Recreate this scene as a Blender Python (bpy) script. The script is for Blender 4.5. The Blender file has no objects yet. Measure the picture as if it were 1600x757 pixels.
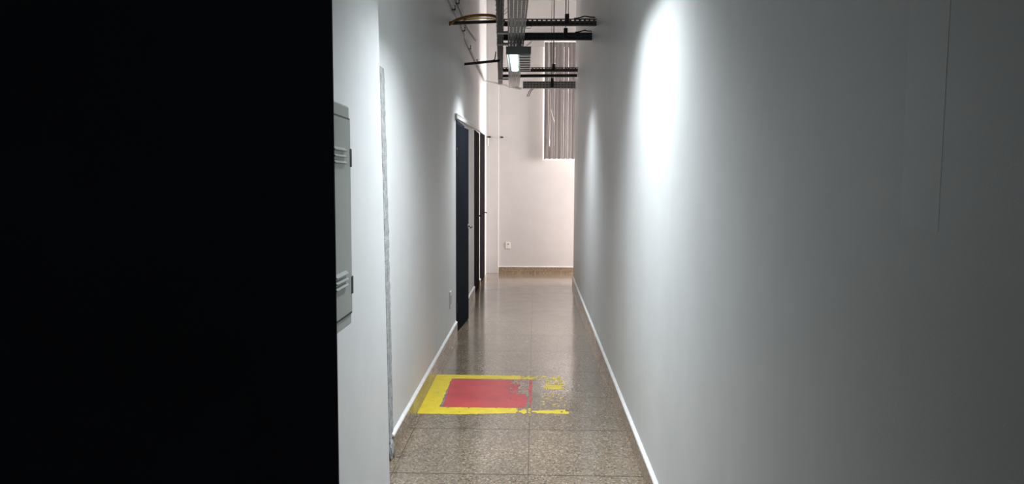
import bpy, bmesh, math, random
from mathutils import Vector, noise, Matrix
random.seed(4)
D = bpy.data
COL = bpy.context.scene.collection
R = math.radians

# ------------------------------------------------------------ camera, world, lights
F_PX = 1160.0
cam_d = D.cameras.new('camera'); cam = D.objects.new('camera', cam_d); COL.objects.link(cam)
cam_d.sensor_width = 36.0; cam_d.sensor_fit = 'HORIZONTAL'; cam_d.lens = 36.0 * F_PX / 1600.0
cam_d.clip_start = 0.02; cam_d.clip_end = 100
PITCH, YAW, ROLL = R(4.5669), R(1.7521), R(0.25)
fw = Vector((-math.sin(YAW)*math.cos(PITCH), math.cos(YAW)*math.cos(PITCH), -math.sin(PITCH)))
rt = Vector((math.cos(YAW), math.sin(YAW), 0)); up = rt.cross(fw)
r2 = rt*math.cos(ROLL) + up*math.sin(ROLL); u2 = -rt*math.sin(ROLL) + up*math.cos(ROLL)
cam.matrix_world = Matrix(((r2.x, u2.x, -fw.x, 0), (r2.y, u2.y, -fw.y, 0), (r2.z, u2.z, -fw.z, 1.5), (0, 0, 0, 1)))
bpy.context.scene.camera = cam
vs = bpy.context.scene.view_settings
vs.view_transform = 'Standard'; vs.look = 'None'; vs.gamma = 1.0; vs.use_curve_mapping = False
vs.exposure = 0.0

w = D.worlds.new('world'); bpy.context.scene.world = w; w.use_nodes = True
w.node_tree.nodes['Background'].inputs[0].default_value = (0.5, 0.55, 0.6, 1)
w.node_tree.nodes['Background'].inputs[1].default_value = 0.03

def area(name, loc, direction, sx, sy, power, color, spread=180):
    l = D.lights.new(name, 'AREA'); l.shape = 'RECTANGLE'; l.size = sx; l.size_y = sy
    l.energy = power; l.color = color; l.spread = R(spread)
    o = D.objects.new(name, l); COL.objects.link(o); o.location = loc
    o.rotation_euler = Vector(direction).to_track_quat('-Z', 'Y').to_euler()
    return o
LAMP_COL = (0.88, 0.94, 1.0)
P_NEAR, P_FAR = 41.0, 26.0
# daylight through the window of the side area to the right of the corridor's end
area('side_window_daylight', (3.0, 11.45, 1.9), (-1, 0.02, -0.2), 0.8, 1.5, 150, (1.0, 0.885, 0.865), 150)

# ------------------------------------------------------------ materials
def new_mat(name):
    m = D.materials.new(name); m.use_nodes = True
    nt = m.node_tree; return m, nt, nt.nodes['Principled BSDF']
def sock(nt, s, v):
    if hasattr(v, 'links'): nt.links.new(v, s)
    else: s.default_value = v
def N(nt, typ, **kw):
    n = nt.nodes.new(typ)
    for k, v in kw.items(): setattr(n, k, v)
    return n
def math_n(nt, op, a, b=None, c=None):
    n = N(nt, 'ShaderNodeMath', operation=op); sock(nt, n.inputs[0], a)
    if b is not None: sock(nt, n.inputs[1], b)
    if c is not None: sock(nt, n.inputs[2], c)
    return n.outputs[0]
def mixc(nt, f, a, b, blend='MIX'):
    n = N(nt, 'ShaderNodeMix', data_type='RGBA', blend_type=blend)
    sock(nt, n.inputs[0], f); sock(nt, n.inputs[6], a); sock(nt, n.inputs[7], b); return n.outputs[2]
def ramp(nt, f, stops):
    n = N(nt, 'ShaderNodeValToRGB'); sock(nt, n.inputs[0], f)
    e = n.color_ramp.elements
    while len(e) < len(stops): e.new(0.5)
    for i, (p, c) in enumerate(stops): e[i].position = p; e[i].color = c
    return n.outputs[0]
def noise_n(nt, vec, scale, detail=4, rough=0.5):
    n = N(nt, 'ShaderNodeTexNoise'); n.inputs['Scale'].default_value = scale
    n.inputs['Detail'].default_value = detail; n.inputs['Roughness'].default_value = rough
    if vec is not None: nt.links.new(vec, n.inputs['Vector'])
    return n.outputs[0]
def geo_pos(nt): return N(nt, 'ShaderNodeNewGeometry').outputs['Position']

def plain(name, col, rough=0.5, metal=0.0, vary=0.08, scale=18, bump=0.0, spec=0.5):
    m, nt, b = new_mat(name); p = geo_pos(nt)
    n = noise_n(nt, p, scale)
    c0 = tuple(v*(1-vary) for v in col)+(1,); c1 = tuple(min(1, v*(1+vary)) for v in col)+(1,)
    nt.links.new(ramp(nt, n, [(0.3, c0), (0.7, c1)]), b.inputs['Base Color'])
    b.inputs['Roughness'].default_value = rough; b.inputs['Metallic'].default_value = metal
    b.inputs['Specular IOR Level'].default_value = spec
    if bump:
        bn = N(nt, 'ShaderNodeBump'); bn.inputs['Strength'].default_value = bump; bn.inputs['Distance'].default_value = 0.01
        nt.links.new(noise_n(nt, p, scale*4, 6), bn.inputs['Height']); nt.links.new(bn.outputs[0], b.inputs['Normal'])
    return m
def emit(name, col, strength):
    m, nt, b = new_mat(name); b.inputs['Base Color'].default_value = (*col, 1)
    b.inputs['Emission Color'].default_value = (*col, 1); b.inputs['Emission Strength'].default_value = strength
    return m

def wall_mat(name, col, rough=0.45):
    m, nt, b = new_mat(name); p = geo_pos(nt)
    mp = N(nt, 'ShaderNodeMapping'); nt.links.new(p, mp.inputs[0]); mp.inputs['Scale'].default_value = (1, 1, 0.22)
    n1 = noise_n(nt, mp.outputs[0], 1.6, 3); n2 = noise_n(nt, p, 6, 5, .6)
    s = math_n(nt, 'ADD', math_n(nt, 'MULTIPLY', n1, .6), math_n(nt, 'MULTIPLY', n2, .4))
    c0 = tuple(v*.95 for v in col)+(1,); c1 = tuple(min(1, v*1.04) for v in col)+(1,)
    nt.links.new(ramp(nt, s, [(0.35, c0), (0.65, c1)]), b.inputs['Base Color'])
    b.inputs['Roughness'].default_value = rough; b.inputs['Specular IOR Level'].default_value = 0.35
    # roller-stipple and gentle unevenness of old plaster
    h = math_n(nt, 'ADD', math_n(nt, 'MULTIPLY', noise_n(nt, p, 240, 2), .05), math_n(nt, 'MULTIPLY', noise_n(nt, mp.outputs[0], 3.0, 2), .8))
    bn = N(nt, 'ShaderNodeBump'); bn.inputs['Strength'].default_value = .25; bn.inputs['Distance'].default_value = 0.02
    nt.links.new(h, bn.inputs['Height']); nt.links.new(bn.outputs[0], b.inputs['Normal'])
    return m

def terrazzo(name, tiles=True, dark=1.0):
    m, nt, b = new_mat(name); p = geo_pos(nt)
    v = N(nt, 'ShaderNodeTexVoronoi'); v.inputs['Scale'].default_value = 120; nt.links.new(p, v.inputs['Vector'])
    sp = N(nt, 'ShaderNodeSeparateColor'); nt.links.new(v.outputs['Color'], sp.inputs[0])
    d = dark*.92
    base = ramp(nt, sp.outputs[0], [(0.0, (.095*d, .075*d, .055*d, 1)), (0.14, (.18*d, .138*d, .095*d, 1)), (0.6, (.26*d, .205*d, .142*d, 1)), (0.9, (.33*d, .27*d, .20*d, 1)), (1.0, (.50*d, .43*d, .34*d, 1))])
    big = noise_n(nt, p, 2.3, 5, .6)
    base = mixc(nt, 1.0, base, ramp(nt, big, [(0.3, (.78, .78, .78, 1)), (0.7, (1.08, 1.06, 1.04, 1))]), 'MULTIPLY')
    if tiles:
        sx = N(nt, 'ShaderNodeSeparateXYZ'); nt.links.new(p, sx.inputs[0])
        P = 0.7025
        def joint(c, off, hw=.0022):
            u = math_n(nt, 'PINGPONG', math_n(nt, 'ADD', c, -off+70.25), P/2)
            return math_n(nt, 'LESS_THAN', u, hw)
        def cell(c, off): return math_n(nt, 'FLOOR', math_n(nt, 'DIVIDE', math_n(nt, 'ADD', c, -off+70.25), P))
        # pingpong is zero at the joints
        j = math_n(nt, 'MAXIMUM', joint(sx.outputs[0], -0.025), joint(sx.outputs[1], 3.715, .0052))
        cv = N(nt, 'ShaderNodeCombineXYZ'); nt.links.new(cell(sx.outputs[0], -.025), cv.inputs[0]); nt.links.new(cell(sx.outputs[1], 3.715), cv.inputs[1])
        wn = N(nt, 'ShaderNodeTexWhiteNoise'); nt.links.new(cv.outputs[0], wn.inputs['Vector'])
        base = mixc(nt, 1.0, base, ramp(nt, wn.outputs['Value'], [(0, (.90, .90, .90, 1)), (1, (1.06, 1.05, 1.04, 1))]), 'MULTIPLY')
        base = mixc(nt, math_n(nt, 'MULTIPLY', j, .78), base, (.04, .033, .027, 1))
        jw = math_n(nt, 'SUBTRACT', 1.0, math_n(nt, 'MULTIPLY', j, .45))
        nt.links.new(math_n(nt, 'MULTIPLY', jw, .6), b.inputs['Coat Weight']); nt.links.new(math_n(nt, 'MULTIPLY', jw, .7), b.inputs['Specular IOR Level'])
    nt.links.new(base, b.inputs['Base Color'])
    rg = noise_n(nt, p, 5, 4)
    nt.links.new(ramp(nt, rg, [(0.3, (.16, .16, .16, 1)), (0.75, (.27, .27, .27, 1))]), b.inputs['Roughness'])
    b.inputs['Specular IOR Level'].default_value = 0.7 if tiles else .25
    b.inputs['Coat Weight'].default_value = .6 if tiles else 0; b.inputs['Coat Roughness'].default_value = .12
    bn = N(nt, 'ShaderNodeBump'); bn.inputs['Strength'].default_value = .12; bn.inputs['Distance'].default_value = 0.004
    nt.links.new(noise_n(nt, p, 30, 3), bn.inputs['Height']); nt.links.new(bn.outputs[0], b.inputs['Normal'])
    return m

M = dict(
    wall=wall_mat('painted_plaster', (.66, .675, .67)),
    back=wall_mat('painted_plaster_back', (.60, .59, .58), .6),
    ceiling=plain('ceiling_paint', (.55, .55, .54), .8),
    floor=terrazzo('terrazzo_floor'),
    skirting=terrazzo('terrazzo_skirting', False, 1.35),
    white=plain('white_gloss_paint', (.78, .78, .76), .4, bump=.3),
    mortar=plain('bare_mortar', (.36, .37, .375), .9, vary=.28, scale=22, bump=.9),
    navy=plain('navy_door_paint', (.011, .014, .019), .85, vary=.1, scale=3, spec=.03),
    navyframe=plain('navy_frame_paint', (.020, .026, .038), .8, spec=.05),
    brown=plain('dark_door_paint', (.009, .0075, .010), .85, vary=.1, scale=3, spec=.03),
    cabinet=plain('grey_green_enamel', (.33, .36, .335), .4, vary=.03),
    navylight=plain('navy_door_paint_lightened', (.070, .078, .098), .6, vary=.1, scale=3, spec=.2),  # navy door colour lightened to make up for the light missing on it
    patch=wall_mat('patched_plaster', (.695, .71, .705)),
    black=plain('black_metal', (.012, .012, .012), .5),
    strut=plain('dark_painted_steel', (.085, .076, .070), .6, metal=.1, vary=.25, scale=30),
    strutblue=plain('dark_blue_steel', (.040, .048, .066), .5, metal=.3, vary=.25, scale=30),
    tray=plain('galvanised_steel', (.34, .335, .32), .6, metal=.1, vary=.15, scale=25),
    traydark=plain('cable_sheath_grey', (.085, .083, .08), .6, vary=.3, scale=30),
    pipe=plain('black_pipe', (.018, .014, .014), .4),
    conduit=plain('white_conduit', (.55, .54, .53), .45, vary=.05),
    housing=plain('grey_lamp_housing', (.15, .18, .18), .5, vary=.04),
    blade=plain('lamp_blade_aluminium', (.42, .42, .40), .35, metal=.5, vary=.04),
    orange=plain('orange_cable_sheath', (.34, .15, .015), .4, vary=.2, scale=9),
    yellow=plain('yellow_floor_paint', (.80, .62, .015), .35, vary=.10, scale=14),
    red=plain('red_floor_paint', (.55, .055, .065), .35, vary=.16, scale=5),
    plastic=plain('white_plastic', (.72, .71, .69), .35, vary=.02),
    blind=plain('taupe_blind_fabric', (.19, .175, .17), .8, vary=.06),
    chrome=plain('brushed_steel', (.30, .30, .30), .3, metal=.9),
    glow=emit('lit_tube', (.93, 1.0, 1.0), 5),
    dull=emit('overcast_glass', (1.0, .93, .90), 2.0),
    day=emit('daylit_frosted_glass', (1.0, .93, .90), 15.0),
)
# vane fabric lets a little daylight through
nt = M['blind'].node_tree; b = nt.nodes['Principled BSDF']; out = nt.nodes['Material Output']
tr = N(nt, 'ShaderNodeBsdfTranslucent'); tr.inputs[0].default_value = (.30, .25, .24, 1)
mx = N(nt, 'ShaderNodeMixShader'); mx.inputs[0].default_value = .01
nt.links.new(b.outputs[0], mx.inputs[1]); nt.links.new(tr.outputs[0], mx.inputs[2]); nt.links.new(mx.outputs[0], out.inputs['Surface'])

# ------------------------------------------------------------ mesh helpers
class MB:
    def __init__(s): s.bm = bmesh.new()
    def box(s, x0, x1, y0, y1, z0, z1, bev=0.0):
        r = bmesh.ops.create_cube(s.bm, size=1.0)
        vs_ = r['verts']
        for v in vs_:
            v.co = Vector(((x0+x1)/2 + v.co.x*(x1-x0), (y0+y1)/2 + v.co.y*(y1-y0), (z0+z1)/2 + v.co.z*(z1-z0)))
        if bev:
            es = list({e for v in vs_ for e in v.link_edges})
            bmesh.ops.bevel(s.bm, geom=es, offset=bev, segments=2, affect='EDGES', profile=.5)
        return s
    def hexa(s, pts):     # 8 points: bottom quad then top quad
        v = [s.bm.verts.new(p) for p in pts]
        for f in ((3,2,1,0), (4,5,6,7), (0,1,5,4), (1,2,6,5), (2,3,7,6), (3,0,4,7)): s.bm.faces.new([v[i] for i in f])
        return s
    def tube(s, pts, r, n=10):
        pts = [Vector(p) for p in pts]; rings = []
        for i, p in enumerate(pts):
            a = pts[max(i-1, 0)]; c = pts[min(i+1, len(pts)-1)]; t = (c-a).normalized()
            ref = Vector((0,0,1)) if abs(t.z) < .9 else Vector((1,0,0))
            u = t.cross(ref).normalized(); v = t.cross(u)
            rings.append([s.bm.verts.new(p + u*math.cos(2*math.pi*k/n)*r + v*math.sin(2*math.pi*k/n)*r) for k in range(n)])
        for a, c in zip(rings, rings[1:]):
            for k in range(n):
                f = s.bm.faces.new((a[k], a[(k+1)%n], c[(k+1)%n], c[k])); f.smooth = True
        s.bm.faces.new(rings[0][::-1]); s.bm.faces.new(rings[-1]); return s
    def prism(s, prof, axis, a, b_):   # prof: 2D outline in the two other axes, extruded along axis
        def P(q, t):
            return {'x': (t, q[0], q[1]), 'y': (q[0], t, q[1]), 'z': (q[0], q[1], t)}[axis]
        A = [s.bm.verts.new(P(q, a)) for q in prof]; B_ = [s.bm.verts.new(P(q, b_)) for q in prof]
        n = len(prof)
        for i in range(n): s.bm.faces.new((A[i], A[(i+1)%n], B_[(i+1)%n], B_[i]))
        s.bm.faces.new(A[::-1]); s.bm.faces.new(B_); return s
    def plate(s, us, vs_, hole, P, th, nrm):   # sheet with real holes: cell (i,j) skipped where hole(i,j)
        g = {}
        def V(i, j):
            if (i, j) not in g: g[(i, j)] = s.bm.verts.new(P(us[i], vs_[j]))
            return g[(i, j)]
        fs = []
        for i in range(len(us)-1):
            for j in range(len(vs_)-1):
                if not hole(i, j): fs.append(s.bm.faces.new((V(i,j), V(i+1,j), V(i+1,j+1), V(i,j+1))))
        bmesh.ops.recalc_face_normals(s.bm, faces=fs)
        bmesh.ops.solidify(s.bm, geom=fs, thickness=th)
        return s
    def build(s, name, mat, parent=None, smooth=False):
        bmesh.ops.recalc_face_normals(s.bm, faces=s.bm.faces)
        me = D.meshes.new(name); s.bm.to_mesh(me); s.bm.free()
        me.materials.append(mat)
        o = D.objects.new(name, me); COL.objects.link(o)
        if parent is not None:
            o.parent = parent
            o.matrix_parent_inverse = Matrix.Translation(-parent.location)
        return o
def thing(name, label, cat, loc, group=None):
    o = D.objects.new(name, None); COL.objects.link(o); o.location = loc; o.empty_display_size = .05
    o['label'] = label; o['category'] = cat
    if group: o['group'] = group
    return o
def tag(o, label, cat, group=None):
    o['label'] = label; o['category'] = cat
    if group: o['group'] = group
    return o
def struct(o, label=None):
    o['kind'] = 'structure'
    if label: o['label'] = label
    return o
def arc_pts(pts, n=10):   # Catmull-Rom through points
    pts = [Vector(p) for p in pts]; q = [pts[0]*2-pts[1]] + pts + [pts[-1]*2-pts[-2]]; out_ = []
    for i in range(1, len(q)-2):
        for k in range(n):
            t = k/n; a, b_, c, d = q[i-1], q[i], q[i+1], q[i+2]
            out_.append(.5*((2*b_)+(c-a)*t+(2*a-5*b_+4*c-d)*t*t+(3*b_-a-3*c+d)*t**3))
    out_.append(pts[-1]); return out_

# ------------------------------------------------------------ the setting
XL, XL2, XR, YB, ZC = -0.775, -0.800, 0.575, 12.30, 4.45
ST1, XN, YN = 8.14, -0.690, 3.40
floor = struct(MB().box(-3.2, 3.3, -2.2, 12.6, -.1, 0).build('floor', M['floor']), 'speckled brown terrazzo floor in large square slabs')
ceil_ = struct(MB().box(-3.2, 3.3, -2.2, 12.6, ZC, ZC+.1).build('ceiling', M['ceiling']), 'high plain ceiling above the cable trays')

D1, D2, D3 = (7.27, 8.10, 2.11), (9.78, 10.58, 2.19), (10.80, 11.76, 2.235)
m = MB()
m.box(XL-.15, XL, YN-.3, D1[0], 0, ZC); m.box(XL-.15, XL, D1[0], D1[1], D1[2], ZC); m.box(XL-.15, XL, D1[1], ST1, 0, ZC)
m.box(XL2-.15, XL2, ST1, D2[0], 0, ZC); m.box(XL2-.15, XL2, D2[0], D2[1], D2[2], ZC); m.box(XL2-.15, XL2, D2[1], D3[0], 0, ZC)
m.box(XL2-.15, XL2, D3[0], D3[1], D3[2], ZC); m.box(XL2-.15, XL2, D3[1], 12.3, 0, ZC)
wl = struct(m.build('wall_left', M['wall']), 'white corridor wall on the left with three dark doors')
struct(MB().hexa([(-1.6, 1.32, 0), (XN, 1.32, 0), (XN, 3.46, 0), (-1.6, 3.46, 0), (-1.6, 1.32, ZC), (XN, 1.32, ZC), (XN, 3.13, ZC), (-1.6, 3.13, ZC)]).build('wall_entry', M['wall']), 'nearest white wall face on the left carrying the grey cabinet')
wr = struct(MB().box(XR, XR+.16, -2.1, 10.95, 0, ZC, .006).build('wall_right', M['wall']), 'long bare white wall on the right')
m = MB()
WX0, WX1, WZ0, WZ1 = 0.12, 0.78, 1.87, 3.74
m.box(-1.0, WX0, YB, YB+.15, 0, ZC); m.box(WX1, 3.2, YB, YB+.15, 0, ZC); m.box(WX0, WX1, YB, YB+.15, 0, WZ0); m.box(WX0, WX1, YB, YB+.15, WZ1, ZC)
m.box(-.60, .138, YB-.018, YB, 3.70, ZC)
wb = struct(m.build('wall_back', M['back']), 'greyish pink end wall of the corridor')
struct(MB().box(-.80, -.60, 12.215, 12.30, 0, ZC, .003).build('trim_1', M['back']), 'narrow pilaster at the left end of the back wall')
# side area to the right of the corridor end, lit by its own window
m = MB()
m.box(3.15, 3.3, 10.6, 12.3, 0, 1.0); m.box(3.15, 3.3, 10.6, 12.3, 2.8, ZC); m.box(3.15, 3.3, 10.6, 11.0, 1.0, 2.8); m.box(3.15, 3.3, 12.2, 12.3, 1.0, 2.8)
struct(m.build('wall_side', M['back']))
struct(MB().box(.735, 3.15, 10.80, 10.95, 0, ZC).build('wall_return', M['back']))
w2 = struct(MB().box(3.15, 3.2, 11.0, 11.04, 1.0, 2.8).box(3.15, 3.2, 12.16, 12.2, 1.0, 2.8).box(3.15, 3.2, 11.04, 12.16, 1, 1.04).box(3.15, 3.2, 11.04, 12.16, 2.76, 2.8).box(3.16, 3.19, 11.58, 11.62, 1.04, 2.76).build('window_2', M['white']))
MB().box(3.17, 3.178, 11.04, 12.16, 1.04, 2.76).build('pane', M['dull'], w2)
# window behind the blind
w1 = struct(MB().box(WX0, WX0+.03, YB+.02, YB+.07, WZ0, WZ1).box(WX1-.03, WX1, YB+.02, YB+.07, WZ0, WZ1).box(WX0+.03, WX1-.03, YB+.02, YB+.07, WZ0, WZ0+.03).box(WX0+.03, WX1-.03, YB+.02, YB+.07, WZ1-.03, WZ1).build('window_1', M['white']), 'high narrow window behind the vertical blind')
MB().box(WX0+.03, WX1-.03, YB+.04, YB+.048, WZ0+.03, WZ1-.03).build('pane', M['day'], w1)

# exposed vertical strip of mortar on the left wall
m = MB(); n = 90; za, zb = .10, 2.075
rows = []
for i in range(n+1):
    z = za+(zb-za)*i/n
    ln = .17*(1-z/2.075)**.8
    e1 = ln+3.705+.006*noise.noise((0, 0, z*9))+.004*noise.noise((3, 1, z*40))
    e2 = ln+3.812+.012*noise.noise((5, 0, z*7))+.012*noise.noise((7, 1, z*38))+(.02 if z < 1.4 else 0)*max(0, noise.noise((2, 2, z*55)))
    x = XL+.004+.002*noise.noise((9, 9, z*30))
    rows.append([m.bm.verts.new(p) for p in ((XL-.002, e1, z), (x, e1+.004, z), (x+.001, (e1+e2)/2, z), (x, e2-.004, z), (XL-.002, e2, z))])
for a, c in zip(rows, rows[1:]):
    for k in range(4): m.bm.faces.new((a[k], a[k+1], c[k+1], c[k]))
    m.bm.faces.new((a[4], a[0], c[0], c[4]))
m.bm.faces.new(rows[0]); m.bm.faces.new(rows[-1][::-1])
o = m.build('mortar_scar', M['mortar'], wl); o['label'] = 'rough grey strip of unpainted mortar'
o = MB().prism([(1.075, 1.432), (1.185, 1.438), (1.19, 2.6), (1.065, 2.6)], 'x', XR-.0003, XR+.001).build('plaster_patch', M['patch'], wr); o['label'] = 'faint paler strip of repaired plaster'
# baseboards: terrazzo skirting with a white painted mortar cap
def baseboard(name, x_wall, side, y0, y1, h, label, par=None):
    d = .016*side; n_ = max(2, int((y1-y0)/.12)); m = MB(); c = MB()
    m.box(min(x_wall, x_wall+d), max(x_wall, x_wall+d), y0, y1, 0, h-.012)
    rows = []
    for i in range(n_+1):
        y = y0+(y1-y0)*i/n_; w_ = .0025*noise.noise((y*6, side, 2)); zt = h+.002*noise.noise((y*5, 1, 7))
        rows.append([c.bm.verts.new(p) for p in ((x_wall, y, h-.012), (x_wall+d*1.08, y, h-.012+w_), (x_wall+d*.95, y, zt-.004), (x_wall, y, zt+.006))])
    for a, b2 in zip(rows, rows[1:]):
        for k in range(4): c.bm.faces.new((a[k], a[(k+1)%4], b2[(k+1)%4], b2[k]))
    c.bm.faces.new(rows[0]); c.bm.faces.new(rows[-1][::-1])
    if par is None:
        o = struct(m.build(name, M['skirting']), label)
    else: o = m.build('skirting', M['skirting'], par)
    c.build('painted_cap', M['white'], o); return o
bl = baseboard('baseboard_left', XL, 1, 3.93, D1[0]-.02, .128, 'terrazzo skirting with white cap along the left wall')
baseboard('baseboard_left', XL2, 1, ST1, D2[0]-.03, .128, '', bl)
baseboard('baseboard_left', XL2, 1, D2[1]+.03, D3[0]-.03, .10, '', bl)
# broken mortar lump at the near end of the skirting
m = MB(); bmesh.ops.create_icosphere(m.bm, subdivisions=3, radius=1)
for v in m.bm.verts:
    k = 1+.25*noise.noise(v.co*2.2); v.co = Vector((XL+.008+v.co.x*.012*k, 3.90+v.co.y*.04*k, .055+v.co.z*.055*k))
m.build('broken_end', M['mortar'], bl)
baseboard('baseboard_right', XR, -1, -2.0, 10.95, .12, 'terrazzo skirting with white cap along the right wall')
bb = struct(MB().box(-.60, 3.1, YB-.016, YB, 0, .098).build('baseboard_back', M['skirting']), 'dark skirting along the back wall')
MB().box(-.60, 3.1, YB-.018, YB, .098, .112, .003).build('painted_cap', M['white'], bb)

# doors
def door(name, label, y0, y1, zt, xw, fm, lm, ajar=0.0, foot=False):
    fr = MB().box(xw-.15, xw+.006, y0, y0+.035, 0, zt).box(xw-.15, xw+.006, y1-.035, y1, 0, zt).box(xw-.15, xw+.006, y0+.035, y1-.035, zt-.035, zt)
    fo = struct(fr.build(name, fm), label)
    a = ajar; L = (y1-y0)-.08
    hx, hy = xw+.002, y0+.042
    def P(s, t, z): return (hx+s*math.sin(a)-t*math.cos(a), hy+s*math.cos(a)+t*math.sin(a), z)
    m = MB().hexa([P(0,0,.008), P(L,0,.008), P(L,.035,.008), P(0,.035,.008), P(0,0,zt-.04), P(L,0,zt-.04), P(L,.035,zt-.04), P(0,.035,zt-.04)])
    leaf = m.build('leaf', lm, fo)
    return fo, leaf, P, L
fo, leaf, P, L = door('door_1', 'navy door standing slightly open into the corridor, nearest on the left', *D1, XL, M['navyframe'], M['navy'], R(4.0))
hz = 1.03
m = MB().tube([P(L-.055, 0, hz), P(L-.055, -.045, hz)], .009).tube([P(L-.055, -.045, hz), P(L-.075, -.052, hz-.003), P(L-.17, -.052, hz-.01)], .009)
m.tube([P(L-.055, 0, hz-.001), P(L-.055, -.008, hz-.001)], .024, 16)
m.build('lever_handle', M['chrome'], leaf)
for z in (.25, 1.8): MB().tube([P(0, -.004, z-.04), P(0, -.004, z+.04)], .006).build('hinge', M['black'], leaf)
fo, leaf, P, L = door('door_2', 'dark closed door in the middle of the left wall', *D2, XL2, M['brown'], M['brown'])
m = MB().tube([P(L-.06, 0, 1.03), P(L-.06, -.04, 1.03), P(L-.16, -.045, 1.03)], .009); m.build('lever_handle', M['black'], leaf)
fo, leaf, P, L = door('door_3', 'dark closed door farthest along the left wall', *D3, XL2, M['brown'], M['brown'])
m = MB().tube([P(L-.06, 0, 1.03), P(L-.06, -.04, 1.03), P(L-.16, -.045, 1.03)], .009); m.build('lever_handle', M['black'], leaf)
d4 = struct(MB().prism([(-1.40, 1.25), (-.3400, 1.25), (-.3390, 1.252), (-.3545, 1.285), (-1.40, 1.285)], 'z', .01, 2.10).build('door_4', M['navylight']), 'unlit navy door leaf in the foreground on the left')
m = MB().tube([(-1.30, 1.25, 1.03), (-1.30, 1.205, 1.03), (-1.19, 1.20, 1.03)], .010); m.build('lever_handle', M['black'], d4)

# ------------------------------------------------------------ lamps
def luminaire(y0, y1, xc0, xc1, label, power, hang_z, ly, ll, lx):
    def X(y): return xc0+(xc1-xc0)*(y-y0)/(y1-y0)
    t = thing('fluorescent_luminaire', label, 'ceiling light', ((xc0+xc1)/2, (y0+y1)/2, 2.75), 'fluorescent luminaires under the cable tray')
    W = .118; zb, zt = 2.752, 2.822
    def sl(xa, xb, za, zb_, ya=y0, yb=y1):
        return [(X(ya)+xa, ya, za), (X(ya)+xb, ya, za), (X(yb)+xb, yb, za), (X(yb)+xa, yb, za), (X(ya)+xa, ya, zb_), (X(ya)+xb, ya, zb_), (X(yb)+xb, yb, zb_), (X(yb)+xa, yb, zb_)]
    MB().hexa(sl(-W, W, zt-.012, zt)).build('housing', M['housing'], t)
    for s in (-1, 1):
        MB().hexa(sl(s*W-.004, s*W+.004, zb, zt-.012)).build('side_rail', M['plastic'], t)
    MB().hexa(sl(-W-.004, W+.004, zb-.002, zt+.002, y0-.03, y0)).build('end_cap', M['housing'], t)
    MB().hexa(sl(-W-.004, W+.004, zb-.002, zt+.002, y1, y1+.03)).build('end_cap', M['housing'], t)
    MB().hexa(sl(.003, .008, zb+.002, zt-.012)).build('divider', M['blade'], t)
    k = 0; y = y0+.09
    while y < y1-.05:
        MB().hexa(sl(.008, W-.004, zb+.004, zt-.02, y, y+.07)).build('louvre_blade', M['blade'], t); y += .16
    # lit tube in its trough
    prof = [(-.088+.088*0, 0)]
    m = MB(); rings = []
    for yy in (y0+.002, y1-.002):
        rings.append([m.bm.verts.new((X(yy)-.0505+.037*math.cos(R(180+q)), yy, zb+.014+.014*math.sin(R(180+q)))) for q in range(0, 181, 15)])
    a, c = rings
    for k in range(len(a)-1):
        f = m.bm.faces.new((a[k], a[k+1], c[k+1], c[k])); f.smooth = True
    m.bm.faces.new((a[-1], a[0], c[0], c[-1])); m.bm.faces.new(a[::-1]); m.bm.faces.new(c)
    m.build('lamp_tube', M['glow'], t)
    for yy in (y0+.2, y1-.2):
        MB().tube([(X(yy), yy, zt), (X(yy), yy, hang_z)], .004, 8).build('hanger', M['tray'], t)
    o = area('lamp_light', (0, 0, 0), (0, 0, -1), .09, ll, power, LAMP_COL, 116)
    o.location = (lx, ly, zb-.004)
    o.parent = t; o.matrix_parent_inverse = Matrix.Translation(-t.location)
    return t
luminaire(7.38, 8.49, -.170, -.182, 'grey fluorescent luminaire glowing under the cable tray in view', P_FAR, 2.925, 7.66, .5, -.19)
luminaire(3.00, 4.11, -.042, -.080, 'nearer fluorescent luminaire above the frame, lighting the near walls', P_NEAR, 2.925, 3.60, 1.0, .02)

# ------------------------------------------------------------ cable trays
def tray(name, label, y0, y1, c0, c1, w0, w1, rows_, z, rim, pitch, teeth=False):
    t = thing(name, label, 'cable tray', ((c0+c1)/2, (y0+y1)/2, z))
    def X(y, s): f = (y-y0)/(y1-y0); return (c0+(c1-c0)*f) + s*(w0+(w1-w0)*f)/2
    us = [-1]
    for r_ in range(rows_):
        c = -1+2*(r_+.5)/rows_; hw = .15/rows_; us += [c-hw, c+hw]
    us += [1]
    vs_ = []; y = y0
    while y < y1: vs_ += [y, y+pitch*.32]; y += pitch
    MB().plate(us, vs_, lambda i, j: i % 2 == 1 and j % 2 == 1, lambda u, v: (X(v, u), v, z), .0015, None).build('perforated_base', M['tray'], t)
    for s in (-1, 1):
        a0, a1 = X(y0, s), X(y1, s)
        MB().hexa([(a0-.0012, y0, z), (a0+.0012, y0, z), (a1+.0012, y1, z), (a1-.0012, y1, z), (a0-.0012, y0, z+rim), (a0+.0012, y0, z+rim), (a1+.0012, y1, z+rim), (a1-.0012, y1, z+rim)]).build('side_flange', M['tray'], t)
    return t, X
t2, X2 = tray('cable_tray', 'wide perforated grey cable tray above the glowing luminaire', 1.2, 11.4, .018, -.330, .172, .155, 5, 2.930, .030, .07)
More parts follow.
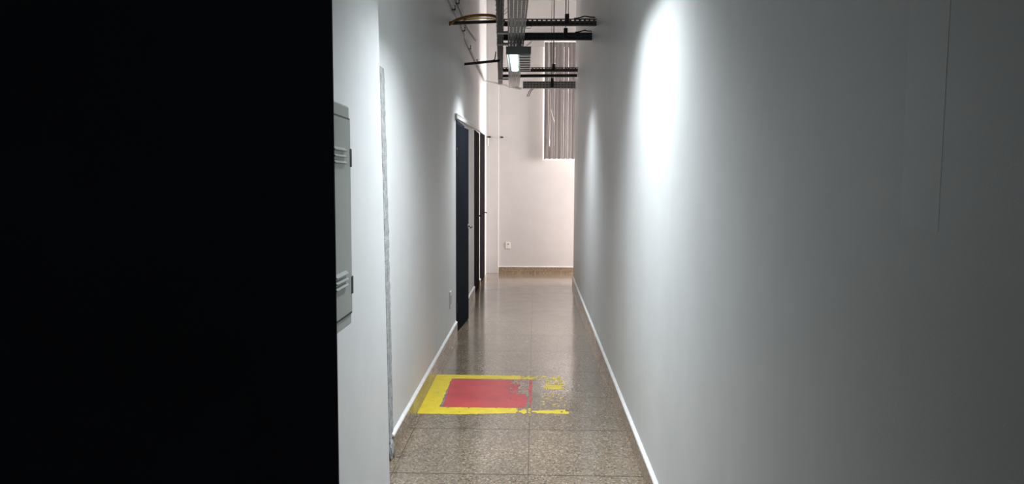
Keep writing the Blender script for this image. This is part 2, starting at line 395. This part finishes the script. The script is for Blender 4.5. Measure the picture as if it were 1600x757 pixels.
# cables lying in the wide tray
for k in range(4):
    s = -.6+.4*k
    pts = [(X2(y, s+.05*noise.noise((y*.8, k*3.1, 0))), y, 2.930+.0035+.006) for y in [1.3+.5*i for i in range(21)]]
    tag(MB().tube(pts, .006, 8).build('electric_cable', M['traydark']), ('leftmost', 'second from the left', 'third from the left', 'rightmost')[k] + ' of the four cables inside the wide perforated tray', 'cable', 'cables in the wide tray')
for yy in (5.70, 7.72, 9.7):
    MB().box(X2(yy, -1.04), X2(yy, 1.04), yy-.02, yy+.02, 2.924, 2.930).build('splice_plate', M['tray'], t2)
t1, X1 = tray('cable_tray', 'narrow grey cable tray running left of the wide one', 1.2, 11.1, -.068, -.520, .066, .058, 2, 2.940, .020, .07)
for i in range(60):
    yy = 1.5+.16*i
    MB().box(X1(yy, -1.16), X1(yy, 1.10), yy-.012, yy+.012, 2.928, 2.940).build('rung', M['tray'], t1)
for k in range(3):
    s = -.55+.55*k
    pts = [(X1(y, s), y, 2.923-.004*k % .006) for y in [1.3+.5*i for i in range(20)]]
    tag(MB().tube(pts, .0075, 8).build('electric_cable', M['traydark']), ('left', 'middle', 'right')[k] + ' one of the three grey cables tied under the narrow cable tray', 'cable', 'cables under the narrow tray')
for yy in (7.15, 7.72, 10.3):
    MB().box(X1(yy, -1.0)-.004, X2(yy, -1.0), yy-.035, yy+.035, 2.905, 2.923, .003).build('cross_bracket', M['tray'], t1)

# ------------------------------------------------------------ perforated cross struts hung on rods
def strut(label, x0, x1, y, z0, z1, rows_, mat, rod_x, dep=.045, knob=True, rods=2, back=.97):
    t = thing('support_strut', label, 'strut', ((x0+x1)/2, y, z0), 'perforated struts crossing the corridor')
    pitch = .045; us = []; x = x0
    while x < x1-.02: us += [x, x+pitch*.42]; x += pitch
    us.append(x1)
    vs_ = [z0]; hh = z1-z0
    for r_ in range(rows_):
        c = z0+hh*(r_+.5)/rows_; hw = hh*.17/rows_; vs_ += [c-hw, c+hw]
    vs_ += [z1]
    m = MB(); hol = lambda i, j: i % 2 == 1 and j % 2 == 1
    m.plate(us, vs_, hol, lambda u, v: (u, y, v), .002, None)
    m.build('front_web', mat, t)
    MB().box(x0, x1, y+dep-.002, y+dep, z0+.002, z0+hh*back).build('dark_backing', M['black'], t)  # black sheet added behind the slots so they stay dark
    m = MB(); ws = [y+.002, y+dep*.38, y+dep*.62, y+dep]
    m.plate(us, ws, lambda i, j: i % 2 == 1 and j == 1, lambda u, v: (u, v, z0), .002, None); m.build('bottom_flange', mat, t)
    MB().box(x0, x1, y+.002, y+dep, z1-.002, z1).build('top_flange', mat, t)
    for rx in rod_x:
        m = MB().box(rx-.020, rx+.020, y-.012, y+dep+.004, z1-.004 if not knob else z0+.01, z1+.045, .004)
        m.build('rod_clamp', M['black'], t)
        for k in range(rods):
            MB().tube([(rx-.012+.024*k if rods == 2 else rx, y+.02, z1+.03), (rx-.016+.030*k if rods == 2 else rx+.01, y+.02, ZC)], .0035, 8).build('hanger_rod', M['strut'], t)
    return t
s1 = strut('dark perforated strut highest in view, nearest crossing the corridor', -.36, .573, 7.20, 2.995, 3.055, 2, M['strut'], [.293], back=.55)
s2 = strut('bluish dark perforated strut just behind the nearest one', -.36, .573, 7.75, 2.965, 3.035, 2, M['strutblue'], [.303], rods=1)
s3 = strut('perforated strut crossing behind the glowing luminaire', -.457, .573, 10.30, 3.020, 3.075, 2, M['strut'], [.242], rods=1, back=.5)
s4 = strut('farthest and lowest perforated double strut near the blind', -.186, .573, 10.90, 2.868, 2.966, 3, M['tray'], [.238])
# wavy cable lying on the two nearest struts
for (y, z, x0, x1, lb) in ((7.222, 3.062, .36, .56, 'short black cable arched over the nearest strut'), (7.772, 3.042, .40, .57, 'short black cable arched over the bluish strut')):
    tag(MB().tube(arc_pts([(x0, y, z), (x0+.05, y, z+.006), (x0+.10, y, z+.020), (x1-.05, y, z+.012), (x1, y, z+.01)]), .006, 8).build('electric_cable', M['pipe']), lb, 'cable')
tag(MB().tube([(-.470, 10.5, 2.985), (.572, 10.5, 2.993)], .022, 14).build('steel_pipe', M['pipe']), 'thin black pipe crossing between the two farthest struts', 'pipe')
tag(MB().tube([(-.785, 6.78, 2.925), (-.36, 7.16, 3.022)], .015, 12).build('steel_pipe', M['pipe']), 'black bar from the left wall under the orange cable', 'pipe')
a2 = thing('bracket_arm', 'dark bar reaching from the narrow tray to left wall beside luminaire', 'bracket', (-.60, 8.5, 2.86))
MB().tube([(-.800, 8.42, 2.822), (-.415, 8.60, 2.890)], .015, 12).build('bar', M['pipe'], a2)
MB().tube(arc_pts([(-.49, 8.56, 2.885), (-.468, 8.56, 2.90), (-.458, 8.56, 2.95), (-.455, 8.56, 2.985)]), .006, 8).build('hook', M['black'], a2)
# orange cable arching between tray and left wall
tag(MB().tube(arc_pts([(-.770, 6.72, 2.905), (-.715, 6.90, 2.985), (-.570, 6.95, 3.030), (-.424, 6.95, 3.032), (-.340, 6.95, 3.005), (-.30, 7.0, 2.975)]), .014, 12).build('electric_cable', M['orange']), 'orange brown cable arching from left wall to the narrow tray', 'cable')
tag(MB().tube(arc_pts([(-.765, 6.80, 2.945), (-.69, 6.92, 2.965), (-.63, 6.95, 2.995), (-.52, 6.97, 3.012), (-.40, 6.98, 3.008), (-.33, 7.0, 2.985)]), .006, 8).build('electric_cable', M['yellow']), 'thin yellow cable just below the orange brown one', 'cable')
# loops of loose wire beside the wide tray
def loop(x, y, z, rx, rz, lb, ph=0):
    pts = [(x+rx*math.cos(a)*(1+.2*math.sin(2*a+ph)), y+.01*math.sin(a), z+rz*math.sin(a+ph)) for a in [R(15*k) for k in range(0, 23)]]
    tag(MB().tube(pts, .0022, 6).build('wire_loop', M['pipe']), lb, 'wire', 'loose wire loops at the wide tray')
loop(-.115+.045, 7.1, 2.955, .028, .014, 'small loose wire loop right of the wide tray below the nearest strut')
loop(-.068, 7.62, 2.90, .022, .020, 'tangled wire loop right of the wide tray above the luminaire', 1)
loop(-.275, 6.9, 3.06, .022, .028, 'small wire loop between the two cable trays', .7)

# ------------------------------------------------------------ conduits on the left wall
def conduit(pts, r, label, clips):
    t = thing('electrical_conduit', label, 'conduit', pts[0])
    MB().tube(pts, r, 12).build('tube', M['conduit'], t)
    for (x, y, z) in clips: MB().box(x-.018, x+r+.004, y-.012, y+.012, z-.022, z+.022, .002).build('clip', M['strut'], t)
    return t
x1, x2 = XL+.014, XL2+.014
conduit([(x1, 3.5, 3.11), (x1, 8.1, 3.10), (x2, 8.25, 3.10), (x2, 11.45, 3.060), (x2+.03, 11.6, 3.055), (-.533, 11.6, 3.02), (-.365, 11.5, 2.96), (-.206, 11.05, 2.878)], .016,
        'pale conduit along the left wall, turning across to the farthest strut', [(x1, y, 3.10) for y in (5.2, 6.95, 7.9)] + [(x2, y, 3.095) for y in (8.9, 9.9)])
conduit([(x1, 3.5, 3.24), (x1, 8.0, 3.24), (x2, 8.3, 3.26), (x2, 9.9, 3.37)], .016, 'higher pale conduit on left wall, ending above the orange cable', [(x1, y, 3.24) for y in (6.2, 7.3, 8.0)])
# lead pair hanging from the farthest strut
for k, lb in ((0, 'left of the two short leads hanging below the farthest strut'), (1, 'right of the two short leads hanging below the farthest strut')):
    o = .026*k
    tag(MB().tube(arc_pts([(-.05+o, 10.93, 2.872), (-.075+o, 10.96, 2.85), (-.10+o, 10.98, 2.82), (-.125+o, 11.0, 2.76)]), .0055, 8).build('electric_lead', M['strut']), lb, 'cable')

# rail above the doors
r = thing('door_head_rail', 'pale slim rail running above the three dark doors', 'rail', (-.76, 9.5, 2.15))
MB().hexa([(XL, 7.18, 2.115), (XL+.022, 7.18, 2.115), (XL+.022, 9.4, 2.178), (XL2, 9.4, 2.178), (XL, 7.18, 2.155), (XL+.022, 7.18, 2.155), (XL+.022, 9.4, 2.212), (XL2, 9.4, 2.212)]).build('rail', M['conduit'], r)
MB().hexa([(XL2, 9.4, 2.196), (XL2+.02, 9.4, 2.196), (XL2+.02, 11.9, 2.240), (XL2, 11.9, 2.240), (XL2, 9.4, 2.220), (XL2+.02, 9.4, 2.220), (XL2+.02, 11.9, 2.262), (XL2, 11.9, 2.262)]).build('rail', M['conduit'], r)
MB().hexa([(XL, 7.18, 2.155), (XL+.026, 7.18, 2.155), (XL+.026, 9.4, 2.212), (XL2, 9.4, 2.212), (XL, 7.18, 2.163), (XL+.026, 7.18, 2.163), (XL+.026, 9.4, 2.220), (XL2, 9.4, 2.220)]).build('top_lip', M['white'], r)

# ------------------------------------------------------------ electric cabinet on the near left wall
XC = -.620
cb = thing('electric_cabinet', 'grey metal electric cabinet on the near white wall, partly behind the navy door', 'cabinet', (XN, 2.2, 1.02))
prof = [(XN, 1.03), (XC-.004, 1.02), (XC, 1.024), (XC, 1.745), (XC-.004, 1.75), (XN, 1.75)]
MB().prism(prof, 'y', 1.98, 2.472).build('body', M['cabinet'], cb)
dr = MB().box(XC+.0005, XC+.007, 2.01, 2.462, 1.066, 1.704, .002).build('door', M['cabinet'], cb)
for za, zb in ((1.058, 1.066), (1.704, 1.710)): MB().box(XC, XC+.004, 1.995, 2.470, za, zb).build('door_gap', M['black'], cb)
for z in (1.58, 1.155): MB().box(XC-.006, XC+.009, 2.452, 2.474, z-.030, z+.030, .002).build('hinge', M['black'], cb)
for z in (1.603, 1.583, 1.563, 1.207, 1.188, 1.169):
    m = MB(); m.prism([(XC+.006, z-.006), (XC+.016, z-.005), (XC+.017, z-.003), (XC+.006, z+.007)], 'y', 2.24, 2.385)
    lo = m.build('louvre', M['cabinet'], dr)
MB().tube([(XC+.006, 2.06, 1.39), (XC+.018, 2.06, 1.39)], .012, 14).build('lock', M['black'], dr)

# ------------------------------------------------------------ vertical blind
vb = thing('vertical_blind', 'taupe vertical blind hanging over the high window of the back wall', 'blind', (.45, 12.2, 3.8))
MB().box(.135, .86, 12.185, 12.235, 3.772, 3.805, .003).build('head_rail', M['plastic'], vb)
YV = 12.212
vx = [.143, .229, .3105, .383, .458, .530, .6095, .69, .77]
for i, x in enumerate(vx):
    x_e = vx[i+1]+(.0001 if i+1 in (2, 4, 5) else .007) if i+1 < len(vx) else x+.085
    n_ = 6; m = MB(); A = []; B_ = []
    for k in range(n_+1):
        f = k/n_; xx = x+(x_e-x)*f; yy = YV+.012*(f-.5)-.006*math.sin(math.pi*f)
        A.append((xx, yy)); B_.append((xx, yy+.0012))
    m.prism(A+B_[::-1], 'z', 1.888, 3.768)
    v = m.build('vane', M['blind'], vb)
    MB().box(x+.02, x_e-.02, YV-.012, YV-.003, 1.888, 1.898).build('bottom_weight', M['plastic'], v)
for pts in ([(.200, 12.18, 3.765), (.205, 12.18, 3.1), (.225, 12.18, 2.2)], [(.212, 12.18, 3.765), (.245, 12.18, 2.70), (.300, 12.18, 2.50)], [(.245, 12.18, 2.70), (.232, 12.18, 2.2)]):
    MB().tube(pts, .003, 6).build('pull_cord', M['plastic'], vb)
MB().tube([(.228, 12.18, 2.22), (.228, 12.18, 2.09)], .009, 10).build('cord_weight', M['plastic'], vb)

# ------------------------------------------------------------ sockets and small fittings
s = thing('wall_socket', 'white power socket low on the back wall', 'socket', (-.44, YB, .46))
MB().box(-.485, -.400, YB-.008, YB, .405, .515, .002).build('cover_plate', M['plastic'], s)
MB().box(-.452, -.428, YB-.010, YB-.007, .475, .487).build('socket_hole', M['black'], s)
s = thing('wall_socket', 'white raised socket low on the left wall before the nearest door', 'socket', (XL, 6.76, .43))
MB().box(XL, XL+.010, 6.70, 6.80, .345, .500, .003).build('cover_plate', M['plastic'], s)
MB().box(XL+.009, XL+.014, 6.725, 6.775, .385, .465, .002).build('insert', M['conduit'], s)
tag(MB().tube([(-.80, 12.205, 2.243), (-.60, 12.205, 2.240), (-.49, 12.290, 2.238), (-.42, 12.290, 2.262)], .004, 8).build('signal_wire', M['conduit']), 'thin pale wire along the back wall at door-head height', 'wire')
for (x, y, lb) in ((-.755, 12.17, 'small dark fitting above the far end of the door rail'), (-.555, 12.25, 'small dark fitting on thin wire, right of the pilaster')):
    t = thing('sensor_fitting', lb, 'sensor', (x, y, 2.24), 'small dark fittings on the thin wire')
    m = MB(); bmesh.ops.create_uvsphere(m.bm, u_segments=16, v_segments=10, radius=1)
    for v in m.bm.verts: v.co = Vector((x+v.co.x*.036, y+v.co.y*.022, 2.243+v.co.z*.014))
    m.build('head', M['black'], t)
    MB().tube([(x, y+.012, 2.240), (x, y+.044 if y < 12.2 else y+.05, 2.236)], .007, 8).build('stem', M['conduit'], t)
t = thing('junction_box', 'small white box under the end of the door rail', 'box', (-.785, 12.2, 2.16))
MB().box(-.797, -.762, 12.165, 12.215, 2.10, 2.232, .004).build('box_body', M['plastic'], t)
MB().box(-.793, -.766, 12.161, 12.165, 2.108, 2.224, .001).build('lid', M['conduit'], t)

# ------------------------------------------------------------ worn fire-point mark painted on the floor
def nz(x, y, s, o=0): return noise.noise((x*s, y*s, o*7.7))
def fbm(x, y, s, o=0): return .6*nz(x, y, s, o)+.3*nz(x, y, s*2.3, o+1)+.2*nz(x, y, s*5.1, o+2)
def yellow(x, y):
    e = .004*nz(x, y, 30, 3)
    if y < 4.700+e or y > 5.684+e: return False
    chip = fbm(x, y, 42, 11) > .52
    if x < -.628+.004*nz(x, y, 25, 5): return not chip
    if y < 4.848+e:
        if x < -.11+.03*fbm(x, y, 30):
            lo = 4.70+max(0, (x+.45)/.34)*.040
            if y > 4.825 and fbm(x, y, 38, 4) > .28: return False
            return y > lo+e and not chip
        if -.095 < x < -.045: return abs(y-4.775) < .045*(1-abs(x+.062)/.04)+.03*fbm(x, y, 40)
        if -.035 < x < -.020: return fbm(x, y, 45, 6) > -.05
        if -.012 < x < .232:
            hi = 4.795+.030*min(1, max(0, (x-.03)/.15)) + .02*fbm(x, y, 28, 9)
            lo = 4.742+.012*fbm(x, y, 30, 2)+ (.02 if x < .02 else 0)-.02*max(0, x)
            if x > .21 and y > 4.79: return False
            return lo < y < hi and (x-.185)**2+((y-4.776)*.6)**2 > .00009
        return False
    if y > 5.572+e:
        if x < -.10+.02*fbm(x, y, 30, 8): return not chip
        if x < .205: return fbm(x, y, 34, 12) > .06+.08*math.sin(x*20)
        return False
    if .06 < x < .235 and 5.31 < y <= 5.58:
        d = ((x-.145)/.075)**2+((y-5.37)/.055)**2
        if d < 1+.9*fbm(x, y, 22, 14): return True
        if x > .09: return fbm(x, y, 30, 15) > .04
    if .05 < x < .23 and 4.9 < y < 5.2: return fbm(x, y, 40, 16) > .24
    return False
def red(x, y):
    e = .004*nz(x, y, 30, 21)
    if not (4.850+e < y < 5.556+e and x > -.606-.02*(y-4.85)/.7+e and x < -.008): return False
    if fbm(x, y, 45, 23) > .60: return False
    if x < -.20: return True
    f = (x+.20)/.17
    if x > -.034: return fbm(x, y, 26, 24) > -.12 and y > 4.92
    g = abs(y-5.02)/.16
    if g < 1 and x < -.04-.02*g: return fbm(x, y, 24, 25) < .42
    return fbm(x, y, 31, 25) < .26-.75*f
def paint(fn, x0, x1, y0, y1, name, mat, parent, st=.0045):
    nx, ny = int((x1-x0)/st), int((y1-y0)/st); m = MB(); g = {}; fs = []
    def V(i, j):
        if (i, j) not in g: g[(i, j)] = m.bm.verts.new((x0+i*st, y0+j*st, .0006))
        return g[(i, j)]
    for i in range(nx):
        for j in range(ny):
            if fn(x0+(i+.5)*st, y0+(j+.5)*st): fs.append(m.bm.faces.new((V(i,j), V(i+1,j), V(i+1,j+1), V(i,j+1))))
    me = D.meshes.new(name); m.bm.to_mesh(me); m.bm.free(); me.materials.append(mat)
    o = D.objects.new(name, me); COL.objects.link(o); o.parent = parent
    o.matrix_parent_inverse = Matrix.Translation(-parent.location); return o
t = thing('floor_marking', 'worn yellow and red square painted on the terrazzo floor', 'floor marking', (-.26, 5.19, 0))
paint(yellow, -.757, .24, 4.69, 5.70, 'yellow_border', M['yellow'], t)
paint(red, -.64, 0.0, 4.84, 5.57, 'red_square', M['red'], t)
